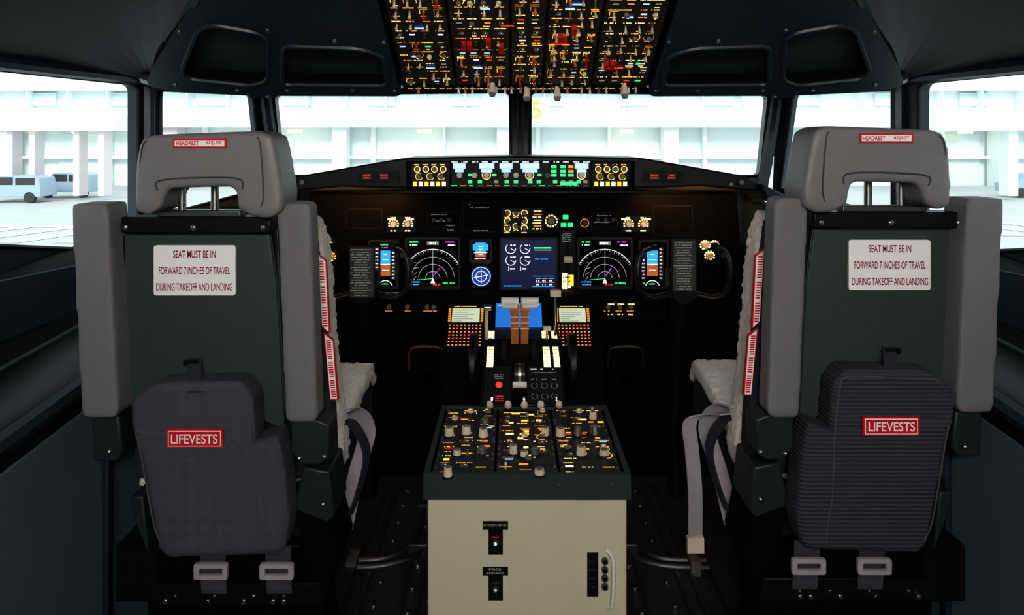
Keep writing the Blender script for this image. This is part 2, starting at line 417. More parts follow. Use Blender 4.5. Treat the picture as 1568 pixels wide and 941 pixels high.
for x,t in((-.085,.028),(.005,.006),(.085,.008),(.26,.02)):
    mb.cyl((x,t,0),(x,t-.006,.03),.006,.010,offwhite,12); mb.cyl((x,t-.006,.03),(x,t-.008,.038),.010,.007,knobg,12)
for x,t in((-.15,.20),(-.135,.20),(-.09,.215),(-.06,.19),(.2,.12),(.215,.12),(.08,.23),(.11,.26)): mb.box(x-.006,x+.006,t-.012,t+.012,.004,.018,redg)
mb.rect(.20,.10,.245,.107,.0072,red); mb.rect(.275,.118,.284,.126,.0072,green); mb.rect(-.06,.27,-.03,.275,.0072,redd); mb.rect(.06,.2,.10,.205,.0072,red)
for x,t in((-.105,.33),(.085,.33),(-.28,.15),(-.25,.10),(-.13,.10),(.10,.345),(-.26,.26),(.22,.30)): mb.rect(x,t,x+.022,t+.006,.0075,gblue)
mb.obj('switch_panels',r)
for s in(-1,1):
    r=root('ceiling_stowage_bin',(s*.6,1.8,1.5))
    mb=MB(OH); fm=lambda x,y,d: Vector((s*x,y,d))
    outer=[(.326,-.006),(.64,-.004),(.80,.006),(.93,.022),(.975,.045),(.93,.12),(.76,.335),(.70,.40),(.60,.50),(.326,.50)]
    h1=rpoly([(.855,.075),(.70,.045),(.655,.07),(.605,.235),(.62,.265),(.715,.295),(.755,.275),(.86,.11)],.022)
    h2=rpoly([(.625,.05),(.575,.215),(.40,.205),(.345,.175),(.355,.045)],.022)
    mb.plate(rpoly(outer,.02),[h1,h2],lambda x,y,d: fm(x,y,-d+.022),.12,lining2,blk2)
    mb.obj('console',r,bevel=.005)
    mb=MB(OH)
    for h in(h1,h2): mb.add([fm(x,y,-.07) for x,y in h],[tuple(range(len(h)))],hollow)
    for h in (h1,h2): mb.tube([fm(x,y,.022) for x,y in h]+[fm(*h[0],.022)],.006,lining2,6,smooth=False)
    mb.obj('pocket_liners',r,smooth=True)
    mb=MB(OH)
    for x,y in((.62,.02),(.9,.05),(.75,.02),(.45,.02),(.34,.02),(.595,.275),(.80,.27),(.45,.235),(.335,.23)): mb.cyl(fm(x,y,.02),fm(x,y,.026),.006,.005,steel,10)
    mb.obj('screws',r,smooth=True)

# ------------------------------------------------------------------ glareshield
r=root('glareshield',(0,2.45,1.2))
mb=MB()
top=[(437,279),(470,267),(617,242),(700,240),(797,239),(905,240),(985,242),(1135,268),(1162,279)]
bot=[(1162,293),(1075,285),(985,288),(617,288),(520,286),(437,294)]
fr=[E(u,v,2.38) for u,v in top+bot]; bk=[p+Vector((0,.30,0)) for p in fr]
mb.prism(fr,bk,black); mb.obj('cover',r,bevel=.006,seg=3)
mb=MB(front(2.335))
mb.box(622,972,246,290,-14,0,blk2)
for a,b in((630,689),(691,905),(907,963)): mb.box(a,b,249,287,0,1.2,panelblk)
mb.obj('mode_control_housing',r,bevel=.0015)
mb=MB(front(2.335)); z=1.6
for base in(633,910):
    for i in range(4):
        x=base+6+i*13.2
        mb.arc(x,259,4.4,1.0,0,360,z,ambw,16); mb.cyl((x,259,1),(x,259,6),3,2.6,knobg,12); mb.chars(x,252,9,2,amber,z)
    for i in range(3):
        x=base+9+i*17; mb.cyl((x,270,1),(x,270,7),4,3.4,knobg,12); mb.arc(x,270,5.4,.8,20,300,z,amber,16)
    for i in range(6): mb.box(base+i*8.8,base+i*8.8+5.6,278,284.5,1,2.6,yellow if i%2 else amber)
lcd=[(694,713),(734,757),(765,785),(797,826),(880,901)]
lcdw=glow('lcd_white',(225,232,255),1.8)
for a,b in lcd:
    mb.rect(a,249.5,b,258,z,gblue); mb.rect(a+3,258.5,b-3,263.5,z,gblue)
    mb.rect(a+2,252,b-2,256,z+.3,lcdw)
for i in range(14):
    x=697+i*15.5; mb.chars(x,248,11,1.6,gwhite,z)
for x in (704,727,745,775,790,811,838,890): 
    mb.cyl((x,268,1),(x,268,10),4.6,4.0,offwhite if x!=838 else knobd,14)
    if x in(745,811,890): mb.arc(x,268,6.4,1.0,0,360,z,ambw,16)
for x in(720,735,760,776,790,812,825,850,862,874,886,896):
    mb.box(x-4,x+4,275,281,1,2.4,knobd); mb.rect(x-3,276,x+3,280,2.8,random.choice((green,green,green,gdim)))
for x in(720,757,790,826): mb.rect(x-3,266,x+3,269.5,2.8,green)
for x in(848,862,874): 
    for v in(255,262,268): mb.box(x-4,x+4,v-2,v+2,1,2.4,random.choice((amberd,green,green)))
for i in range(16): mb.chars(696+i*13.4,284,9,1.6,random.choice((amberd,gdim,green)),z)
mb.rect(858,278,884,283,3,green)
mb.obj('mode_controls',r)
mb=MB(front(2.375))
for a,b in((548,612),(986,1048)):
    mb.box(a,b,262,279,0,2,panelblk)
    for k in range(2): mb.box(a+8+k*26,a+22+k*26,265,275,2,5,knobd); mb.chars(a+15+k*26,268,11,2,redd,5.3); mb.chars(a+15+k*26,272,11,2,redd,5.3)
for u,v in((463,279),(1135,279)): 
    mb.cyl((u,v,0),(u,v,3),4,3.5,knobg,12)
    mb.cyl((u-16,v+3,0),(u-16,v+3,3),3,3,knobg,12)
mb.obj('warning_lights',r)
for s in(-1,1):
    mb=MB(); mb.prism([(s*.78,2.34,1.16),(s*.86,2.34,1.12),(s*.86,2.34,1.10),(s*.80,2.34,1.10)],[(s*.78,2.6,1.16),(s*.86,2.6,1.12),(s*.86,2.6,1.10),(s*.80,2.6,1.10)],lining2)
    mb.obj('end_bracket',r,bevel=.006)
    rr=root('panel_side_support',(s*.8,2.45,.9)); mb=MB()
    mb.prism([(s*.785,2.36,1.085),(s*.86,2.36,1.085),(s*.85,2.36,.78),(s*.79,2.36,.78)],[(s*.785,2.54,1.085),(s*.86,2.54,1.085),(s*.85,2.54,.78),(s*.79,2.54,.78)],lining2)
    mb.cyl((s*.82,2.36,1.04),(s*.82,2.352,1.04),.008,.007,steel,12); mb.cyl((s*.82,2.36,.83),(s*.82,2.352,.83),.008,.007,steel,12)
    mb.obj('support_bracket',rr,bevel=.01)

# ------------------------------------------------------------------ main instrument panel
r=root('main_instrument_panel',(0,2.56,1.0))
D0=2.55
mb=MB(front(D0)); 
pts=[(476,296),(1128,296),(1140,455),(1010,470),(905,462),(690,462),(590,470),(466,455)]
mb.prism([(u,v,0) for u,v in pts],[(u,v,-40) for u,v in pts],blk2)
mb.box(560,690,462,492,-16,4,blk2); mb.box(905,1020,462,490,-16,4,blk2)
mb.obj('panel_body',r,bevel=.004)
mb=MB(front(D0)); 
def bez(u0,v0,u1,v1,scr,b=3.2,h=5):
    o=rpoly([(u0-b,v0-b),(u1+b,v0-b),(u1+b,v1+b),(u0-b,v1+b)],4); i=[(u0,v0),(u1,v0),(u1,v1),(u0,v1)]
    mb.plate(o,[i],lambda x,y,d:Vector((x,y,h-d)),h-.5,panelgry); mb.rect(u0,v0,u1,v1,1.5,scr)
bez(568,370,608,438,screenblk); bez(624,366,702,438,screenblk); bez(722,369,750,398,screenblk)
bez(768,366,851,441,navy); bez(887,366,965,438,screenblk); bez(980,370,1020,438,screenblk)
z=2.2
ndw=glow('nd_white',(200,210,205),.7)
def pfd(u0,u1,tape):
    a,b=u0+9,u1-9
    mb.rect(a,383,b,404,z,sky); mb.rect(a,404,b,422,z,earth); mb.line(a,404,b,404,1,z+.2,gwhite)
    for k in range(4): mb.line((a+b)/2-3-(k%2)*2,389+k*8,(a+b)/2+3+(k%2)*2,389+k*8,.8,z+.2,gwhite)
    mb.rect(u0+1,378,u0+7,428,z,placard); mb.rect(u1-7,378,u1-1,428,z,placard)
    for k in range(9): mb.chars(u0+4,381+k*5.5,5,1.8,gwhite,z+.3); mb.chars(u1-4,381+k*5.5,5,1.8,gwhite,z+.3)
    mb.chars((a+b)/2,374,(b-a),2.2,green,z); mb.chars((a+b)/2,378.5,(b-a)*.7,2.0,mag,z)
    mb.arc((a+b)/2,440,11,1,200,340,z,gwhite); mb.chars((a+b)/2,434,10,2,green,z); mb.chars(u0+5,433,7,2,green,z)
pfd(574,607,1); pfd(981,1016,1)
def nd(u0,u1):
    c=(u0+u1)/2; cy=426; R=37
    mb.arc(c,cy,R+8,.7,203,337,z,gwhite,40)
    for k in range(27):
        a=math.radians(205+k*5); rr=R+8; l=4 if k%2 else 2.2
        mb.line(c+rr*math.cos(a),cy+rr*math.sin(a),c+(rr-l)*math.cos(a),cy+(rr-l)*math.sin(a),.6,z,ndw)
    for q in(11,22,33): mb.arc(c,cy,q,.6,185,355,z,ndw,30)
    mb.line(c,cy,c,380,.6,z,ndw); mb.line(c,cy-3,c+10,410,.8,z,mag); mb.line(c,cy,c-24,428,.6,z,green)
    for k in range(4): mb.line(c-30,cy+3-k*9,c-26+k*2,cy-3-k*7,.6,z,ndw)
    mb.add([(c-3.5,cy+7,z),(c+3.5,cy+7,z),(c,cy-1,z)],[(0,1,2)],gwhite)
    mb.rect(c-9,369,c+9,374.5,z,gdim); mb.chars(c,371.8,16,3.6,gwhite,z+.3)
    mb.chars(u0+11,370,15,2.6,green,z); mb.chars(u0+10,374.5,12,2.2,gwhite,z); mb.chars(u1-12,370,16,2.6,mag,z); mb.chars(u1-10,375,12,2.2,gwhite,z)
    mb.chars(u0+12,431,18,2.2,cyan,z); mb.chars(u0+11,435,14,2.0,cyan,z); mb.chars(u1-14,433,20,2.8,green,z); mb.chars(c+6,435,12,2.2,red,z)
nd(624,702); nd(887,965)
mb.rect(724,373,748,383,z,sky); mb.rect(728,371,744,386,z+.1,sky); mb.rect(728,386,744,393,z,earth); mb.line(726,386,746,386,1.2,z+.3,gwhite)
mb.chars(736,395.5,18,2,gwhite,z)
for k in range(4): mb.line(733,377+k*4,739,377+k*4,.8,z+.4,gwhite)
mb.cyl((737,422,1),(737,422,4),17.5,17,panelgry,28); mb.cyl((737,422,4),(737,422,4.4),15,15,glow('rmi_blue',(40,66,150),.8),28)
mb.arc(737,422,14,1.2,0,360,4.7,gblue,32); mb.arc(737,422,8,.8,0,360,4.7,gwhite,24); mb.line(726,424,748,420,1,4.9,gwhite); mb.line(737,411,737,433,.8,4.9,gwhite)
for cx,cy in((782,380),(804,380),(782,398),(804,398)):
    mb.arc(cx,cy,7.5,.9,0,230,z,gwhite,20); mb.chars(cx+4,cy-5,9,2.2,gwhite,z); mb.line(cx,cy,cx+6,cy+3,.8,z,gwhite)
for cx,cy in((784,411),(802,411)): mb.line(cx-5,cy-4,cx-5,cy+3,1,z,gwhite); mb.chars(cx+1,cy,8,2.4,gwhite,z)
for k in range(2): mb.rect(818,378+k*3.4,844,380+k*3.4,z,(green,gdim)[k])
mb.chars(830,396,22,2.2,cyan,z)
for row in range(2):
    for k in range(3):
        x=820+k*10; mb.rect(x,425+row*6,x+8,425.7+row*6,z,gwhite) ; mb.chars(x+4,429+row*6,7,2.4,gwhite,z)
mb.line(815,422,848,422,.7,z,cyan); mb.line(815,438,848,438,.7,z,cyan); mb.chars(786,437,30,1.8,cyan,z)
def rosette(x0,x1,v0,v1,n,lab=amber):
    mb.box(x0,x1,v0,v1,0,2,panelblk)
    for i in range(n):
        x=x0+(x1-x0)*(i+.5)/n; v=(v0+v1)/2
        mb.cyl((x,v,2),(x,v,8),5,4,offwhite,14)
        for a in range(150,400,32): mb.arc(x,v,7,2.2,a,a+17,2.5,lab,4)
        mb.chars(x,v0+2,9,2.2,lab,2.5); mb.chars(x,v1-2,9,2.2,lab,2.5)
rosette(592,636,331,355,2,yellow); rosette(951,996,331,355,2,yellow)
for (x,v) in((600,335),(628,335),(957,335),(990,335)): mb.rect(x-6,v-1,x+6,v+1,2.7,yellow)
cl=[(777,326),(790,326),(803,326),(777,338),(803,338),(790,346),(777,349),(803,349)]
mb.box(768,812,319,356,0,2,panelblk)
for x,v in cl: 
    mb.cyl((x,v,2),(x,v,6),3.2,2.6,knobg,12); a0=random.uniform(0,360); mb.arc(x,v,4.6,1,a0,a0+230,2.5,ambw,16); mb.chars(x,v+6.5,9,1.8,amber,2.5)
mb.box(813,833,319,356,0,2,panelblk)
for k in range(4): mb.chars(823,323+k*9,15,2.2,ambw,2.5)
for k in range(3): mb.rect(817,327+k*9,829,328.5+k*9,2.5,(amberd,gwhite,amberd)[k])
mb.cyl((844,338,0),(844,338,6),6,5,knobg,16)
for a in range(0,360,30): mb.arc(844,338,8.6,2.2,a,a+18,2.5,ambw,4)
for x,v in((866,332),(863,344),(873,344)): mb.box(x-4,x+4,v-3,v+3,0,2.6,green)
mb.cyl((895,341,0),(895,341,6),4.5,4,knobd,14); mb.arc(895,341,6.2,1.0,0,360,2.5,amberd,18)
rosette(1072,1100,368,382,2,yellow); rosette(1076,1096,384,398,1,yellow); rosette(494,516,370,384,1,yellow); rosette(496,518,385,400,1,amber)
for a,b,c,d in((655,325,705,350),(710,310,765,355),(905,325,945,350),(1000,315,1060,360),(640,445,760,458),(860,445,900,458),(530,320,585,350)):
    for q in((a,b,c,b),(c,b,c,d),(c,d,a,d),(a,d,a,b)): mb.line(*q,.5,.6,panelgry)
for x,v,w in((735,318,30),(720,313,4),(736,353,26),(737,402,28),(672,328,24),(672,338,20),(690,345,14),(925,330,22),(922,340,24),(690,352,10),(605,448,30),(810,446,36)): mb.chars(x,v,w,1.8,gdim,.7)
for x in(664,676,688,915,927,939): mb.cyl((x,336,0),(x,336,4),3.2,3,knobd,12)
for x in(597,625,655,665,930,948,965): 
    mb.cyl((x,468,4),(x,468,10),4,3.4,knobg,12); mb.chars(x,461+14,12,2,amberd,4.6)
for x in(935,950,966): mb.chars(x,480,10,2.2,amber,4.6); mb.rect(x-5,463.5,x+5,465,4.6,ambw)
mb.box(857,881,352,446,0,3,panelblk)
mb.line(869,362,869,412,4,3.5,hollow); mb.cyl((869,395,3),(869,395,14),3,3,steel,10); mb.cyl((863,395,15),(875,395,15),5,5,offwhite,14)
for k in range(5): mb.chars(868,357+k*3,14,1.8,gdim,3.6)
mb.rect(861,417,868,441,3.6,yellow); mb.rect(870,420,878,437,3.6,amber); mb.chars(870,430,16,3,hollow,3.8); mb.chars(870,424,16,3,hollow,3.8); mb.chars(869,438,18,4,yellow,3.9)
mb.obj('instruments',r)

# ------------------------------------------------------------------ control yokes
def yoke(cu,plu0,plu1,v0,v1):
    c=E(cu,420,2.3); r=root('control_yoke',c); mb=MB()
    k=2.3/F
    def P(a,b,d=0): return (c.x+a*k,2.3+d,c.z+b*k)
    mb.box(c.x-.045,c.x+.045,2.30,2.36,c.z-.075,c.z+.01,yokem)
    for s in(-1,1):
        mb.tube([P(0,-26,.02),P(s*26,-33,.01),P(s*48,-36,0),P(s*64,-26,-.01),P(s*70,-4,-.015),P(s*69,20,-.01),P(s*62,36,.0),P(s*50,42,.0)],.0115,yokem,12)
        mb.cyl(P(s*52,42,0),P(s*44,43,.01),.014,.010,yokem,12); mb.box(c.x+s*62*k-.010,c.x+s*62*k+.010,2.285,2.31,c.z+.055,c.z+.072,knobd)
    mb.tube([P(0,-28,.03),P(0,-80,.06),P(0,-230,.12),P(0,-360,.10)],.028,black,14)
    mb.cyl(P(0,-28,-.01),P(0,-28,.04),.035,.035,yokem,18)
    mb.obj('wheel_and_column',r,smooth=True)
    mb=MB(front(2.27)); mb.box(plu0,plu1,v0,v1,-3,0,black); mb.box(plu0+2,plu1-2,v0+3,v1-3,0,.6,placard)
    for i in range(19): 
        v=v0+6+i*(v1-v0-12)/18.0
        mb.chars((plu0+plu1)/2-1,v,(plu1-plu0)*random.uniform(.5,.85),1.7,gdim,.9)
    mb.obj('checklist_placard',r)
yoke(556,534,574,376,458); yoke(1046,1029,1067,365,448)

# ------------------------------------------------------------------ centre pedestal
r=root('center_pedestal',(0,1.8,0))
mb=MB(); mb.box(-.2235,.2235,1.612,2.0,0,.50,cream); mb.obj('cabinet',r,bevel=.004)
mb=MB()
fm=lambda x,y,d: Vector((x,y,.557-d))
mb.plate([(-.2315,1.6),(.2315,1.6),(.2315,2.02),(-.2315,2.02)],[[(-.219,1.612),(.219,1.612),(.219,2.005),(-.219,2.005)]],fm,.057,rimteal)
for x in(-.19,-.07,.07,.19): mb.cyl((x,1.6,.535),(x,1.597,.535),.003,.0025,darksteel,8)
mb.obj('rim',r,bevel=.003)
PT=frame((0,1.612,.548),(1,0,0),(0,1,0))
mb=MB(PT); mb.box(-.219,.219,0,.393,-.03,0,blk2)
ped=mat('radio_panel_grey',(44,46,48),.45)
panelblk_save=panelblk; panelblk=ped
for a,b,hh in((-.215,-.074,(.07,.12,.09,.11)),(-.071,.071,(.045,.09,.13,.12)),(.074,.215,(.07,.12,.09,.11))):
    y=.002
    for h in hh: cells(mb,a,b,y,y+h,.034,.034,amber,.7,kinds='akbbt',hs=.9,lh=.0044); y+=h
panelblk=panelblk_save
def pk(u,v,rr=.011,h=.024,m=offwhite):
    D=.752*1100/(v-215); x=(u-784)*D/F+CX; y=D-1.612
    mb.cyl((x,y,.003),(x,y,.008),rr*1.25,rr*1.2,knobd,16); mb.cyl((x,y,.008),(x,y,.003+h),rr,rr*.85,m,16); mb.cyl((x,y,.003+h),(x,y,.006+h),rr*.6,rr*.55,knobg,14)
for u,v in((688,670),(714,668),(738,697),(786,698),(803,702),(819,698),(858,671),(885,670),(925,700),(911,668),(742,652),(740,672),(908,645),(835,670),(700,700),(890,700),(826,730),(686,733)): pk(u,v,random.choice((.010,.012)),random.choice((.016,.024)),random.choice((offwhite,offwhite,offwhite,steel)))
for i in range(26):
    x=random.choice((-.145,.0,.145))+random.uniform(-.055,.055); y=random.uniform(.03,.36); w=random.uniform(.012,.026)
    mb.box(x-w/2,x+w/2,y-.006,y+.006,.003,.0075,knobd); mb.rect(x-w*.45,y-.0048,x+w*.45,y+.0048,.008,random.choice((amber,ambw,amberd)))
for y in(.03,.1,.17,.24,.31,.37):
    for x in(-.208,-.08,-.064,.064,.08,.208): mb.cyl((x,y,.003),(x,y,.0065),.0035,.003,steel,8)
mb.obj('radio_panels',r)
mb=MB(front(1.612))
def tplac(v):
    mb.box(739,778,v,v+13,0,1.2,black); mb.box(748,770,v+12,v+51,0,1.2,black)
    mb.cyl((759,v+33,1),(759,v+33,3),5,4.6,darksteel,14); mb.cyl((759,v+33,3),(759,v+30,10),1.6,2.2,steel,10)
    mb.box(753,765,v+23,v+25,1,1.6,redg if v<850 else placard)
tplac(797); tplac(867)
mb.box(899,916,845,912,0,1.5,black)
for k in range(4):
    v=858+k*13; mb.cyl((926,v,0),(926,v,4),5.5,5,darksteel,16); mb.cyl((926,v,4),(926,v,4.5),3,3,hollow,12)
    mb.chars(907,v,11,2.6,placard,1.8)
mb.tube([(929,842,0),(935,844,8),(938,856,10),(938,885,10),(937,912,10),(934,925,8),(929,927,0)],3,white,10)
mb.obj('aft_face_fittings',r,smooth=True)
for s_,u,v,w in(('INTERPHONE',758,803.5,34),('PASS',758,871,18),('ADDRESS',758,877,28)):
    text(s_,E(u,v,1.609),w*.00147,.0055,offwhite,r)
mb=MB(); pr=[(2.22,.0),(2.24,.60),(2.27,.638),(2.42,.759),(2.5,.775),(2.535,.775),(2.535,0)]
mb.prism([(-.255,y,z) for y,z in pr],[(.255,y,z) for y,z in pr],blk2); mb.obj('forward_electronic_body',r,bevel=.004)
FP=frame((0,2.27,.6405),(1,0,0),(0,.778,.628)); mb=MB(FP)
for x0,x1 in((-.2445,-.126),(.107,.222)):
    mb.box(x0,x1,-.002,.178,0,.012,panelblk)
    mb.rect(x0+.014,.095,x1-.014,.150,.0125,cream_scr)
    for k in range(6): mb.rect(x0+.018,.099+k*.0085,x0+.018+random.uniform(.03,.07),.1005+k*.0085,.0127,placard)
    for k in range(6):
        for x in(x0+.006,x1-.006): mb.box(x-.004,x+.004,.098+k*.009,.103+k*.009,.012,.015,amberd); 
    mb.chars((x0+x1)/2,.158,.08,.004,amber,.0125)
    for j in range(7):
        for i in range(9):
            x=x0+.010+i*(x1-x0-.02)/8; y=.005+j*.0125
            mb.box(x-.0042,x+.0042,y-.0035,y+.0035,.012,.0155,knobd); mb.rect(x-.0028,y-.0022,x+.0028,y+.0022,.0158,keyo if random.random()<.85 else red)
mb.box(-.105,.083,.02,.185,0,.008,panelblk); mb.rect(-.088,.05,.064,.175,.0085,screenblue)
for k in range(5): mb.rect(-.08+k*.03,.165,-.065+k*.03,.168,.009,gwhite)
mb.obj('cdu_units',r)

# ------------------------------------------------------------------ throttle quadrant
r=root('throttle_quadrant',(0,2.1,.6))
mb=MB(); pr=[(2.022,.2),(2.022,.58),(2.1,.64),(2.2,.682),(2.215,.69),(2.215,.2)]
mb.prism([(-.12,y,z) for y,z in pr],[(.115,y,z) for y,z in pr],black)
pr=[(2.0,.560),(2.022,.560),(2.022,.58),(2.0,.565)]
mb.prism([(-.12,y,z) for y,z in pr],[(.115,y,z) for y,z in pr],black)
pr=[(2.2,.65),(2.2,.682),(2.28,.70),(2.33,.695)]
mb.prism([(-.12,y,z) for y,z in pr],[(.115,y,z) for y,z in pr],black)
mb.obj('body',r,bevel=.003)
mb=MB()
for x in(-.152,.148): 
    mb.cyl((x-.011,2.2,.615),(x+.011,2.2,.615),.095,.095,black,36); mb.cyl((x-.013,2.2,.615),(x+.013,2.2,.615),.07,.07,knobd,30)
    mb.cyl((x-.015,2.2,.615),(x+.015,2.2,.615),.015,.015,steel,12)
mb.obj('trim_wheels',r,bevel=.004)
Q1=frame((0,1.995,.561),(1,0,0),(0,.809,.600)); mb=MB(Q1)
z=.004
mb.box(-.113,-.035,.01,.13,0,z,panelgry); mb.box(.01,.108,.01,.13,0,z,panelgry)
mb.cyl((-.071,.062,z),(-.071,.062,z+.008),.013,.012,knobd,16); mb.cyl((-.071,.062,z+.008),(-.071,.062,z+.010),.0095,.009,red,16)
for k in range(3): mb.chars(-.071,.030-k*.007,.03,.0035,redd,z+.0005); mb.chars(-.071,.1-k*.006,.03,.003,gdim,z+.0005)
mb.box(-.035,.010,.0,.135,0,.003,blk2); mb.box(-.032,.008,.058,.072,.003,.012,labelw)
mb.cyl((-.027,.10,.01),(.003,.10,.01),.028,.028,knobd,24); mb.cyl((-.016,.10,.01),(-.008,.10,.01),.030,.030,steel,24)
for i in range(3):
    for j in range(2): 
        x=.03+i*.028;y=.03+j*.035; mb.cyl((x,y,z),(x,y,z+.008),.006,.005,knobd,12); mb.arc(x,y,.009,.0010,0,360,z+.0005,gdim,14)
    mb.chars(.03+i*.028,.12,.02,.004,gwhite,z+.0005); mb.chars(.03+i*.028,.085,.018,.003,gdim,z+.0005)
mb.chars(.06,.108,.07,.004,gdim,z+.0005)
for x in(-.095,-.045,.0,.045,.095):
    mb.cyl((x,-.002,0),(x,-.008,.02),.004,.004,steel,10); mb.cyl((x,-.008,.02),(x,-.01,.032),.010,.008,offwhite,14)
mb.obj('fire_and_start_controls',r)
for s_,x in(('1',-.09),('2',.09),('6',.0)):
    mbb=MB(Q1); mbb.box(x-.009,x+.009,.012,.03,.003,.0065,black); mbb.obj('number_plate',r)
    text(s_,Q1@Vector((x,.021,.0068)),.006,.011,gwhite,r,(1,0,0),(0,.809,.6))
Q2=frame((0,2.1,.642),(1,0,0),(0,.955,.297)); mb=MB(Q2)
for x0,x1 in((-.112,-.086),(.056,.082),(.086,.109)):
    mb.box(x0,x1,-.02,.19,0,.006,panelgry); mb.rect(x0+.003,-.016,x1-.003,.175,.0065,yellow)
    for k in range(9): mb.rect(x0+.002,-.008+k*.02,x1-(.010 if k%2 else .002),-.0045+k*.02,.0068,black if k%2 else amberd)
for x0 in(-.08,-.033,.008,.047): mb.box(x0,x0+.008,.0,.17,.0,.002,hollow)
mb.box(-.066,-.05,.03,.15,0,.01,knobd); mb.box(.025,.04,.03,.15,0,.01,knobd)
mb.obj('lit_scales',r)
mb=MB()
for x,xa,xb in((-.0255,-.066,-.014),(.0045,-.007,.046)):
    mb.ribbon([(x,2.20,.68),(x,2.185,.72),(x,2.165,.775),(x,2.155,.815)],(1,0,0),.023,.012,brown)
    mb.cyl((xa,2.15,.820),(xb,2.15,.820),.011,.011,white,16); mb.cyl((xa+.004,2.14,.807),(xb-.004,2.14,.807),.008,.008,white,14)
    mb.box(x-.014,x+.014,2.142,2.165,.79,.808,brown)
    for k in range(3): mb.box(x-.013,x+.013,2.143+k*.012,2.146+k*.012,.77-k*.02,.774-k*.02,offwhite)
mb.tube([(-.112,2.22,.68),(-.112,2.19,.74),(-.110,2.17,.79)],.006,offwhite,8); mb.cyl((-.118,2.165,.797),(-.096,2.165,.797),.010,.010,steel,12)
mb.tube([(.10,2.24,.68),(.10,2.2,.76),(.098,2.18,.83)],.005,steel,8); mb.box(.082,.114,2.165,2.19,.828,.848,offwhite)
mb.tube([(.072,2.20,.68),(.072,2.17,.73)],.004,steel,8); mb.cyl((.06,2.168,.733),(.084,2.168,.733),.007,.007,white,12)
mb.obj('levers',r,bevel=.0015,smooth=True)

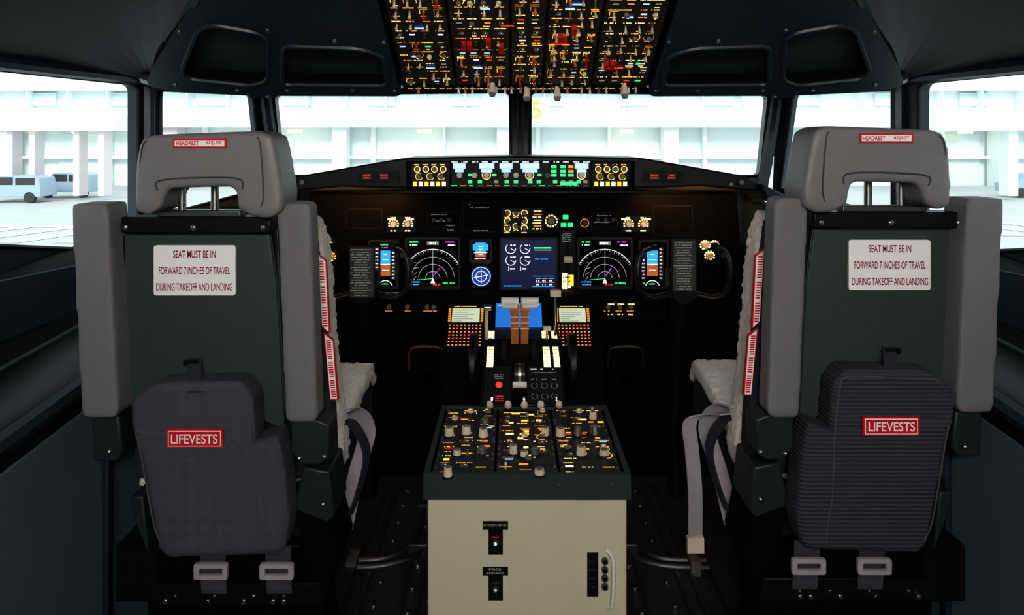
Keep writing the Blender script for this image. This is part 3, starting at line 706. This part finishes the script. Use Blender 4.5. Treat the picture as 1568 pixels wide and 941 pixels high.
# ------------------------------------------------------------------ pilot seats
def seat(mirror,cx,dz,pouch,outer_shift,lab_dv,label_top):
    sg=-1 if mirror else 1
    r=root('pilot_seat',(cx,1.5,0))
    def W(x,y,z): return Vector((cx+sg*x,1.5+y,z+dz))
    def L(a,v,D): return W((a-485)*D/F+.661,D-1.5,CZ-(v-215)*D/F)
    def pr(mb,pts,D,dep,m):
        f=[L(a,v,D) for a,v in pts]; mb.prism(f,[p+Vector((0,dep,0)) for p in f],m)
    mb=MB(); pr(mb,[(-112,350),(112,350),(124,440),(137,640),(135,656),(96,640),(90,740),(-75,740),(-97,650),(-107,440)],1.5,.05,shellm)
    pr(mb,[(113,356),(116,356),(128,440),(139,610),(134,640),(124,440)],1.497,.02,bracket)
    pr(mb,[(-118,360),(-110,360),(-104,600),(-112,600)],1.495,.05,black)
    mb.obj('back_shell',r,bevel=.006,seg=3)
    mb=MB(); pr(mb,[(-114,332),(115,332),(115,357),(-114,357)],1.475,.05,black)
    pr(mb,[(-60,322),(70,322),(70,334),(-60,334)],1.50,.03,darksteel)
    for a in(-106,-2,105): p=L(a,348,1.475); mb.cyl(p,p-Vector((0,.006,0)),.0065,.006,steel,14)
    for a in(-20,30): mb.cyl(L(a,332,1.51),L(a,280,1.51),.008,.008,steel,12)
    mb.obj('shoulder_bar',r,bevel=.003)
    mb=MB(); hp=[(-95,290),(-91,235),(-84,213),(-66,206),(98,200),(116,208),(123,232),(134,298),(132,324),(112,335),(86,332),(64,320),(61,292),(54,286),(-39,288),(-47,296),(-54,318),(-74,330),(-93,324)]
    pr(mb,hp,1.435,.11,greyvinyl); mb.obj('headrest',r,soft=(.006,8))
    mb=MB()
    mb.tube([L(-88,300,1.45),L(-82,228,1.433),L(-70,214,1.441)],.0016,seam,6); mb.tube([L(92,208,1.441),L(99,222,1.431),L(104,300,1.433),L(95,325,1.44)],.0016,seam,6)
    mb.tube([L(-58,292,1.433),L(-50,275,1.431),L(60,272,1.431),L(72,290,1.433)],.0016,seam,6)
    mb.obj('headrest_seams',r,smooth=True)
    mb=MB(); mb.box(*sorted((L(-35,212,1.43).x,L(47,212,1.43).x)),1.432,1.44,L(0,226.5,1.43).z,L(0,211.5,1.43).z,labelr)
    mb.box(*sorted((L(-32,212,1.43).x,L(44,212,1.43).x)),1.431,1.44,L(0,224,1.43).z,L(0,214.5,1.43).z,labelw); mb.obj('headrest_label',r)
    text('HEADREST',L(-12 if not mirror else 26,219.2,1.4305),.045,.0085,labelr,r,bold=.02); text('ADJUST',L(28 if not mirror else -16,219.2,1.4305),.032,.0085,labelr,r,bold=.02)
    def arm(pts,nm,D=1.455,dep=.06):
        mb=MB(); pr(mb,pts,D,dep,greyarm); mb.obj(nm,r,soft=(.006,6))
    o=outer_shift
    arm([(126,310),(170,310),(176,318),(187,640),(180,648),(142,648),(137,640),(124,318)],'armrest_inner')
    arm([(-190+o,312),(-137+o,312),(-134+o,318),(-119+o,630),(-124+o,641),(-170+o,641),(-176+o,630),(-191+o,320)],'armrest_outer',1.445,.08)
    mb=MB()
    pr(mb,[(146,642),(186,642),(205,650),(203,700),(190,712),(160,712),(146,690)],1.47,.07,bracket)
    pr(mb,[(-158+o,636),(-118+o,636),(-112+o,690),(-120+o,706),(-156+o,706)],1.47,.08,bracket)
    pr(mb,[(-134+o*.6,345),(-116,345),(-110,600),(-122,600)],1.49,.05,black)
    pr(mb,[(118,350),(128,350),(140,640),(134,640)],1.50,.06,black)
    pr(mb,[(150,780),(166,715),(205,722),(212,790),(202,800)],1.5,.12,bracket)
    pr(mb,[(150,782),(202,795),(218,860),(204,905),(190,905),(170,860)],1.52,.15,blk2)
    pr(mb,[(-100,760),(-80,760),(-72,850),(-92,800)],1.52,.1,bracket)
    for a,v in((198,698),(196,770),(160,700),(-130+o,690)): p=L(a,v,1.468 if v<705 else 1.498); mb.cyl(p,p-Vector((0,.008,0)),.006,.005,steel,12)
    mb.obj('side_brackets',r,bevel=.005)
    mb=MB(); dv=lab_dv
    up=[(-70,592),(-58,587),(68,583),(88,608),(92,668),(94,790),(-62,790),(-99,650),(-97,612)]
    up=[(a,v+dv) for a,v in up]
    pr(mb,up,1.437,.065,pouch); mb.obj('vest_pouch_flap',r,soft=(.006,5))
    mb=MB(); lo=[(-98,650),(-80,662),(0,668),(86,680),(100,676),(125,666),(136,720),(143,800),(136,842),(125,850),(-42,856),(-58,842),(-78,740)]
    pr(mb,[(a,v+(dv if v<760 else 0)) for a,v in lo],1.429,.075,pouch); mb.obj('vest_pouch_pocket',r,soft=(.006,7))
    mb=MB(); mb.tube([L(-94,632+dv,1.445),L(-86,615+dv,1.440),L(-66,600+dv,1.438),L(0,597+dv,1.437),L(66,596+dv,1.437),L(78,614+dv,1.436),L(86,680+dv,1.430),L(90,760,1.427),L(100,836,1.427)],.0018,seam,6)
    mb.tube([L(-92,662+dv,1.436),L(-84,690+dv,1.428),L(-64,800,1.427),L(-50,835,1.428)],.0018,seam,6)
    mb.tube([L(101,684+dv,1.44),L(113,678+dv,1.435),L(126,670+dv,1.45)],.004,fabric,6)
    mb.obj('pouch_seams',r,smooth=True)
    mb=MB(); mb.ribbon([L(-1,548+dv,1.495),L(-1,565+dv,1.475),L(-1,600+dv,1.436)],(1,0,0),.028,.003,fabric); mb.box(*sorted((L(-13,0,1.5).x,L(10,0,1.5).x)),1.483,1.492,L(0,560+dv,1.48).z,L(0,553+dv,1.48).z,black)
    mb.obj('pouch_strap',r)
    lc=(-1 if not mirror else 0); 
    c=L(lc,671+dv,1.425)
    mb=MB(); w=.0555; yy=1.425
    mb.box(c.x-w,c.x+w,yy,yy+.006,c.z-.0185,c.z+.0185,labelr); mb.box(c.x-w+.003,c.x+w-.003,yy-.0008,yy,c.z-.0155,c.z+.0155,labelw); mb.box(c.x-w+.0048,c.x+w-.0048,yy-.0014,yy,c.z-.0137,c.z+.0137,labelr)
    mb.obj('life_vest_label',r)
    text('LIFEVESTS',(c.x,yy-.0020,c.z),.092,.019,labelw,r,bold=.015)
    c=L(1,413,1.5) if not mirror else L(0,412,1.5); mb=MB(); fmm=lambda x,y,d:Vector((c.x+x,1.4935+d,c.z+y))
    mb.plate(rpoly([(-.085,-.052),(.085,-.052),(.085,.052),(-.085,.052)],.006),[],fmm,.006,labelw); mb.obj('warning_placard',r)
    for i,(s_,w_) in enumerate((('SEAT MUST BE IN',.088),('FORWARD 7 INCHES OF TRAVEL',.148),('DURING TAKEOFF AND LANDING',.158))): text(s_,(c.x,1.4925,c.z+.034-i*.034),w_,.0155,textdr,r,bold=.01)
    # cushions
    mb=MB(); pr(mb,[(-150,345),(150,340),(176,345),(186,420),(200,560),(208,640),(211,700),(198,735),(-90,735),(-120,600)],1.555,.06,fabric); mb.obj('backrest_padding',r,soft=(.007,5))
    mb=MB()
    f=[L(a,v,D) for a,v,D in((-140,350,1.60),(150,336,1.6),(180,336,1.6),(192,365,1.605),(198,420,1.61),(208,560,1.625),(216,620,1.63),(225,680,1.635),(223,715,1.64),(206,742,1.64),(-85,742,1.64),(-100,600,1.62))]
    mb.prism(f,[p+Vector((0,.07,0)) for p in f],wool); mb.obj('sheepskin_back',r,soft=(.006,4),fur=.016)
    mb=MB()
    for q,sr in ((((185,388),(200,398),(206,510),(194,500)),9),(((196,510),(211,520),(219,612),(207,612)),8)):
        f=[L(a,v,1.547) for a,v in q]; mb.prism(f,[p+Vector((0,.01,0)) for p in f],labelr)
        cc=sum(f,Vector())/4; g=[Vector((cc.x+(p.x-cc.x)*.80,p.y-.001,cc.z+(p.z-cc.z)*.965)) for p in f]; mb.prism(g,[p+Vector((0,.005,0)) for p in g],labelw)
        a=(f[0]+f[1])/2; b=(f[2]+f[3])/2
        n=26
        for i in range(n):
            p=a.lerp(b,.06+.88*i/(n-1)); 
            if i not in(9,17): mb.box(p.x-.0048,p.x+.0048,1.5445,1.5455,p.z-.0013,p.z+.0013,labelr)
    mb.obj('seatback_tapes',r)
    mb=MB(); cp=[(.12,.54),(.2,.545),(.5,.605),(.58,.61),(.63,.58),(.62,.48),(.5,.44),(.1,.40)]
    mb.prism([W(-.15,y,z) for y,z in cp],[W(.25,y,z) for y,z in cp],fabric); mb.obj('seat_cushion',r,soft=(.008,5))
    mb=MB(); cp=[(.10,.54),(.5,.60),(.60,.605),(.645,.57),(.66,.585),(.61,.645),(.5,.645),(.2,.585),(.1,.585)]
    mb.prism([W(-.152,y,z) for y,z in cp],[W(.253,y,z) for y,z in cp],wool); mb.obj('sheepskin_seat',r,soft=(.007,3),fur=.016)
    mb=MB(); mb.box(*sorted((W(-.2,0,0).x,W(.2,0,0).x)),1.56,2.05,.30,.42,black); mb.box(*sorted((W(-.15,0,0).x,W(.15,0,0).x)),1.6,2.0,0,.32,blk2)
    pr(mb,[(-62,893),(190,893),(195,925),(-62,925)],1.49,.08,black); pr(mb,[(-60,850),(180,850),(190,900),(-60,900)],1.53,.06,blk2)
    pr(mb,[(-62,925),(195,925),(225,1150),(-62,1150)],1.54,.1,blk2)
    for a in(-45,20,120,136,20,75): p=L(a,919,1.49); mb.cyl(p,p-Vector((0,.006,0)),.006,.005,steel,10)
    for a in(30,-30,90,136): p=L(a,911,1.49); mb.cyl(p,p-Vector((0,.004,0)),.0035,.003,steel,8)
    for x in(-.17,.17): mb.box(*sorted((W(x-.025,0,0).x,W(x+.025,0,0).x)),1.5,2.3,0,.03,darksteel)
    mb.obj('seat_base',r,bevel=.004)
    mb=MB()
    for a in(27,127):
        mb.ribbon([L(a,835,1.455),L(a,870,1.475),L(a+2,908,1.485)],(1,0,0),.052,.004,pouchL)
        p=L(a,870,1.46)
        mb.plate(rpoly([(-.034,-.016),(.034,-.016),(.034,.016),(-.034,.016)],.005),[rpoly([(-.024,-.007),(.024,-.007),(.024,.007),(-.024,.007)],.003)],lambda x,y,d:Vector((p.x+x,p.y-.012+d,p.z+y)),.008,belt)
    mb.obj('restraint_buckles',r,bevel=.001)
    mb=MB()
    mb.ribbon([L(222,632,1.66),L(238,628,1.72),L(256,640,1.76),L(262,668,1.78),L(250,712,1.76),L(238,760,1.72),L(226,815,1.68)],(.9*sg,.45,.1),.045,.004,belt)
    mb.ribbon([L(216,650,1.64),L(240,648,1.70),L(262,690,1.72),L(252,745,1.70),L(236,790,1.66)],(.3*sg,.9,.1),.03,.004,fabric)
    if mirror:
        mb.ribbon([L(236,640,1.68),L(262,640,1.75),L(290,652,1.76),L(287,700,1.75),L(283,760,1.74),L(283,838,1.74)],(1,.2,0),.036,.004,belt)
        p=L(283,835,1.735); mb.box(p.x-.02,p.x+.02,p.y-.006,p.y+.008,p.z-.025,p.z+.012,offwhite)
    mb.cyl(L(218,815,1.66),L(224,815,1.66),.018,.018,steel,14); mb.tube([L(210,780,1.6),L(222,800,1.64),L(222,830,1.66),L(214,840,1.64)],.005,steel,8)
    mb.obj('harness_straps',r,smooth=False)
    return r
seat(False,-.695,0,pouchL,0,0,0)
seat(True,.751,.010,pouchR,16,-11,0)

# ------------------------------------------------------------------ floor hardware
for s in(-1,1):
    r=root('floor_seat_track',(s*.38,2.2,0)); mb=MB()
    for x in(.30,.345): mb.box(*sorted((s*(x-.008),s*(x+.008))),1.65,2.22,0,.014,darksteel)
    for x in(.46,.50): mb.box(*sorted((s*(x-.008),s*(x+.008))),1.65,2.7,0,.012,darksteel)
    for o in(0,.035): mb.tube([(s*(.345-o),2.72,.02),(s*(.345-o),2.36,.02),(s*(.365-o),2.26-o,.02),(s*(.43-o*.3),2.20-o,.02),(s*.56,2.19-o,.02)],.009,darksteel,8)
    for i in range(9):
        y=1.75+i*.11; mb.cyl((s*.322,y,0),(s*.322,y,.012),.012,.010,steel,10); mb.cyl((s*.27,y+.05,0),(s*.27,y+.05,.008),.008,.007,steel,10); mb.cyl((s*.42,y+.03,0),(s*.42,y+.03,.01),.009,.008,steel,10)
    for y in(2.25,2.5): mb.box(*sorted((s*.30,s*.36)),y,y+.02,0,.034,darksteel)
    mb.box(*sorted((s*.50,s*.53)),2.14,2.21,0,.045,knobg)
    mb.obj('track_and_tubes',r,bevel=.002,smooth=True)
for s in(-1,1):
    r=root('foot_rest',(s*.34,2.5,.55)); mb=MB(); c=(-.33 if s<0 else .36)
    mb.tube([(c-.06,2.5,.50),(c-.06,2.49,.56),(c-.04,2.485,.585),(c+.04,2.485,.585),(c+.06,2.49,.56),(c+.06,2.5,.50)],.005,mat('rest_tube_brown',(90,50,26),.5) if s<0 else knobd,8)
    mb.prism([(c-.055,2.5,.46),(c+.055,2.5,.46),(c+.05,2.5,.575),(c-.05,2.5,.575)],[(c-.055,2.56,.44),(c+.055,2.56,.44),(c+.05,2.56,.575),(c-.05,2.56,.575)],blk2)
    mb.box(c-.02,c+.02,2.5,2.79,.46,.5,blk2)
    mb.obj('rest_frame',r,smooth=True)

# ------------------------------------------------------------------ outside world
facw=mat('facade_white',(240,246,245),.8,var=.02,scale=.3)
facg=mat('facade_grey',(230,238,239),.8,var=.04,scale=.3)
facd=mat('facade_window',(210,222,226),.4,var=.06,scale=.3)
pink=mat('facade_column',(226,216,216),.8)
conc=mat('apron_concrete',(186,188,188),.9,var=.1,scale=.4)
paint=mat('apron_paint',(250,250,250),.8)
mb=MB(); mb.add([(-150,-40,-2.7),(150,-40,-2.7),(150,150,-2.7),(-150,150,-2.7)],[(0,1,2,3)],conc); mb.obj('ground_apron')
r=root('apron_marking',(-20,31,-2.69)); mb=MB()
for k in range(9):
    x=-29+k*2.2
    mb.add([(x,28,-2.68),(x+.9,28,-2.68),(x+2.6,33,-2.68),(x+1.7,33,-2.68)],[(0,1,2,3)],paint)
mb.add([(-40,33,-2.68),(-5,33,-2.68),(-5,33.6,-2.68),(-40,33.6,-2.68)],[(0,1,2,3)],paint)
for k in range(6):
    x=14+k*2.2
    mb.add([(x,30,-2.68),(x+.9,30,-2.68),(x-.8,35,-2.68),(x-1.7,35,-2.68)],[(0,1,2,3)],paint)
mb.obj('hatch_stripes',r)
r=root('terminal_building',(0,62,0))
def eb(mb,u0,u1,v0,v1,D,dep,m):
    a=E(u0,v0,D);b=E(u1,v1,D); mb.box(a.x,b.x,D,D+dep,max(b.z,-2.7),a.z,m)
mb=MB(); 
eb(mb,-500,2100,-60,300,64,3,facg)
eb(mb,-500,2100,-60,138,62.5,2,facw)
eb(mb,-500,2100,166,194,61.5,2.5,facw)
eb(mb,-500,2100,190,195,61.2,.5,facg)
eb(mb,-500,2100,239,243,63,2,facw)
for k in range(-14,26):
    u=40+k*61; eb(mb,u,u+2,138,166,63,.8,facw)
for k in range(-5,10):
    u=508+k*256-(3 if k else 0); eb(mb,u,u+22,194,290,62,1.5,pink if u<300 else facw)
    eb(mb,u+60,u+66,194,290,63.2,.6,facw); eb(mb,u+170,u+174,194,290,63.2,.6,facw)
for k in range(-5,10):
    u=560+k*130; eb(mb,u,u+45,142,162,63.7,.3,facd)
for u in(-150,90,1440,1640): eb(mb,u,u+60,205,285,63.7,.3,facd)
mb.obj('facade',r)
mb=MB(); lampm=glow('lamp_warm',(255,240,160),6)
for u in(120,450,650,960,1480): eb(mb,u-10,u+10,199,204,61.6,.3,lampm)
mb.obj('soffit_lights',r)
mb=MB(); eb(mb,811,842,150,186,59.4,.3,facg); mb.obj('stand_sign',r)
text('5',E(821,168,59.3),.75,1.35,mat('sign_yellow',(205,190,60),.6),r)
r=root('elevated_walkway',(-30,45,0)); mb=MB()
for u in(10,44,112,150,-60): eb(mb,u,u+9,196,300,48,1,pink)
eb(mb,-300,175,178,200,47.5,3,facw)
for u in(1432,1545,1640): eb(mb,u,u+14,196,300,48,1,facw)
eb(mb,1420,1900,182,200,47.5,3,facw)
mb.obj('walkway',r)
def van(u0,D,name,col):
    c=E(u0,0,D); r=root(name,(c.x,D,-2.7)); mb=MB()
    pr=[(-1.9,.4),(-1.95,1.0),(-1.2,1.15),(-.8,1.7),(1.0,1.75),(1.8,1.6),(1.95,1.0),(1.95,.4)]
    mb.prism([(c.x+x,D,-2.7+z) for x,z in pr],[(c.x+x,D+1.7,-2.7+z) for x,z in pr],col)
    mb.box(c.x-.7,c.x+.2,D-.02,D+.02,-1.55,-1.05,placard); mb.box(c.x+.35,c.x+1.6,D-.02,D+.02,-1.55,-1.1,placard)
    for x in(-1.2,1.25): mb.cyl((c.x+x,D-.05,-2.35),(c.x+x,D+.25,-2.35),.35,.35,placard,20)
    mb.obj('body',r,bevel=.05)
vp=mat('van_paint',(165,185,202),.4)
van(98,50,'service_van',vp); van(1590,50,'service_van',vp); van(15,46,'service_van',vp)

# ------------------------------------------------------------------ lights
w=bpy.data.worlds.new('overcast_sky'); bpy.context.scene.world=w; w.use_nodes=True
bg=w.node_tree.nodes['Background']; bg.inputs[0].default_value=(.86,.95,1,1); bg.inputs[1].default_value=1.45
sd=bpy.data.lights.new('sun','SUN'); sd.energy=1.7; sd.angle=.3; so=bpy.data.objects.new('sun',sd); bpy.context.scene.collection.objects.link(so)
so.rotation_euler=Vector((0.05,.88,-.47)).to_track_quat('-Z','Y').to_euler()
def area(name,loc,tgt,sx,sy,e,col):
    l=bpy.data.lights.new(name,'AREA'); l.shape='RECTANGLE'; l.size=sx; l.size_y=sy; l.energy=e; l.color=col
    o=bpy.data.objects.new(name,l); bpy.context.scene.collection.objects.link(o); o.location=loc
    o.rotation_euler=(Vector(tgt)-Vector(loc)).to_track_quat('-Z','Y').to_euler(); return o
area('entry_ceiling_light',(0,-.9,1.88),(0,1.6,.6),1.0,.4,43,(1,.975,.96))
area('overhead_fill',(0,-.35,1.45),(0,1.75,1.5),.12,.12,3,(1,.85,.6))  # added warm fill behind the camera, brightens the overhead switches; no cockpit fixture
for s in(-1,1): area('glareshield_floodlight',(s*.55,2.44,1.115),(s*.6,2.56,1.0),.3,.02,.7,(1,.42,.12))

# ------------------------------------------------------------------ camera
cd=bpy.data.cameras.new('camera'); cd.sensor_width=36; cd.lens=F/1568*36; cd.shift_y=-255.5/1568; cd.clip_start=.02; cd.clip_end=500
co=bpy.data.objects.new('camera',cd); bpy.context.scene.collection.objects.link(co); co.location=(CX,0,CZ); co.rotation_euler=(math.pi/2,0,0)
bpy.context.scene.camera=co
vs_=bpy.context.scene.view_settings
vs_.view_transform='Standard'
for lk in ('Medium High Contrast','Standard - Medium High Contrast'):
    try:
        vs_.look=lk; print('look',lk); break
    except Exception as e: pass
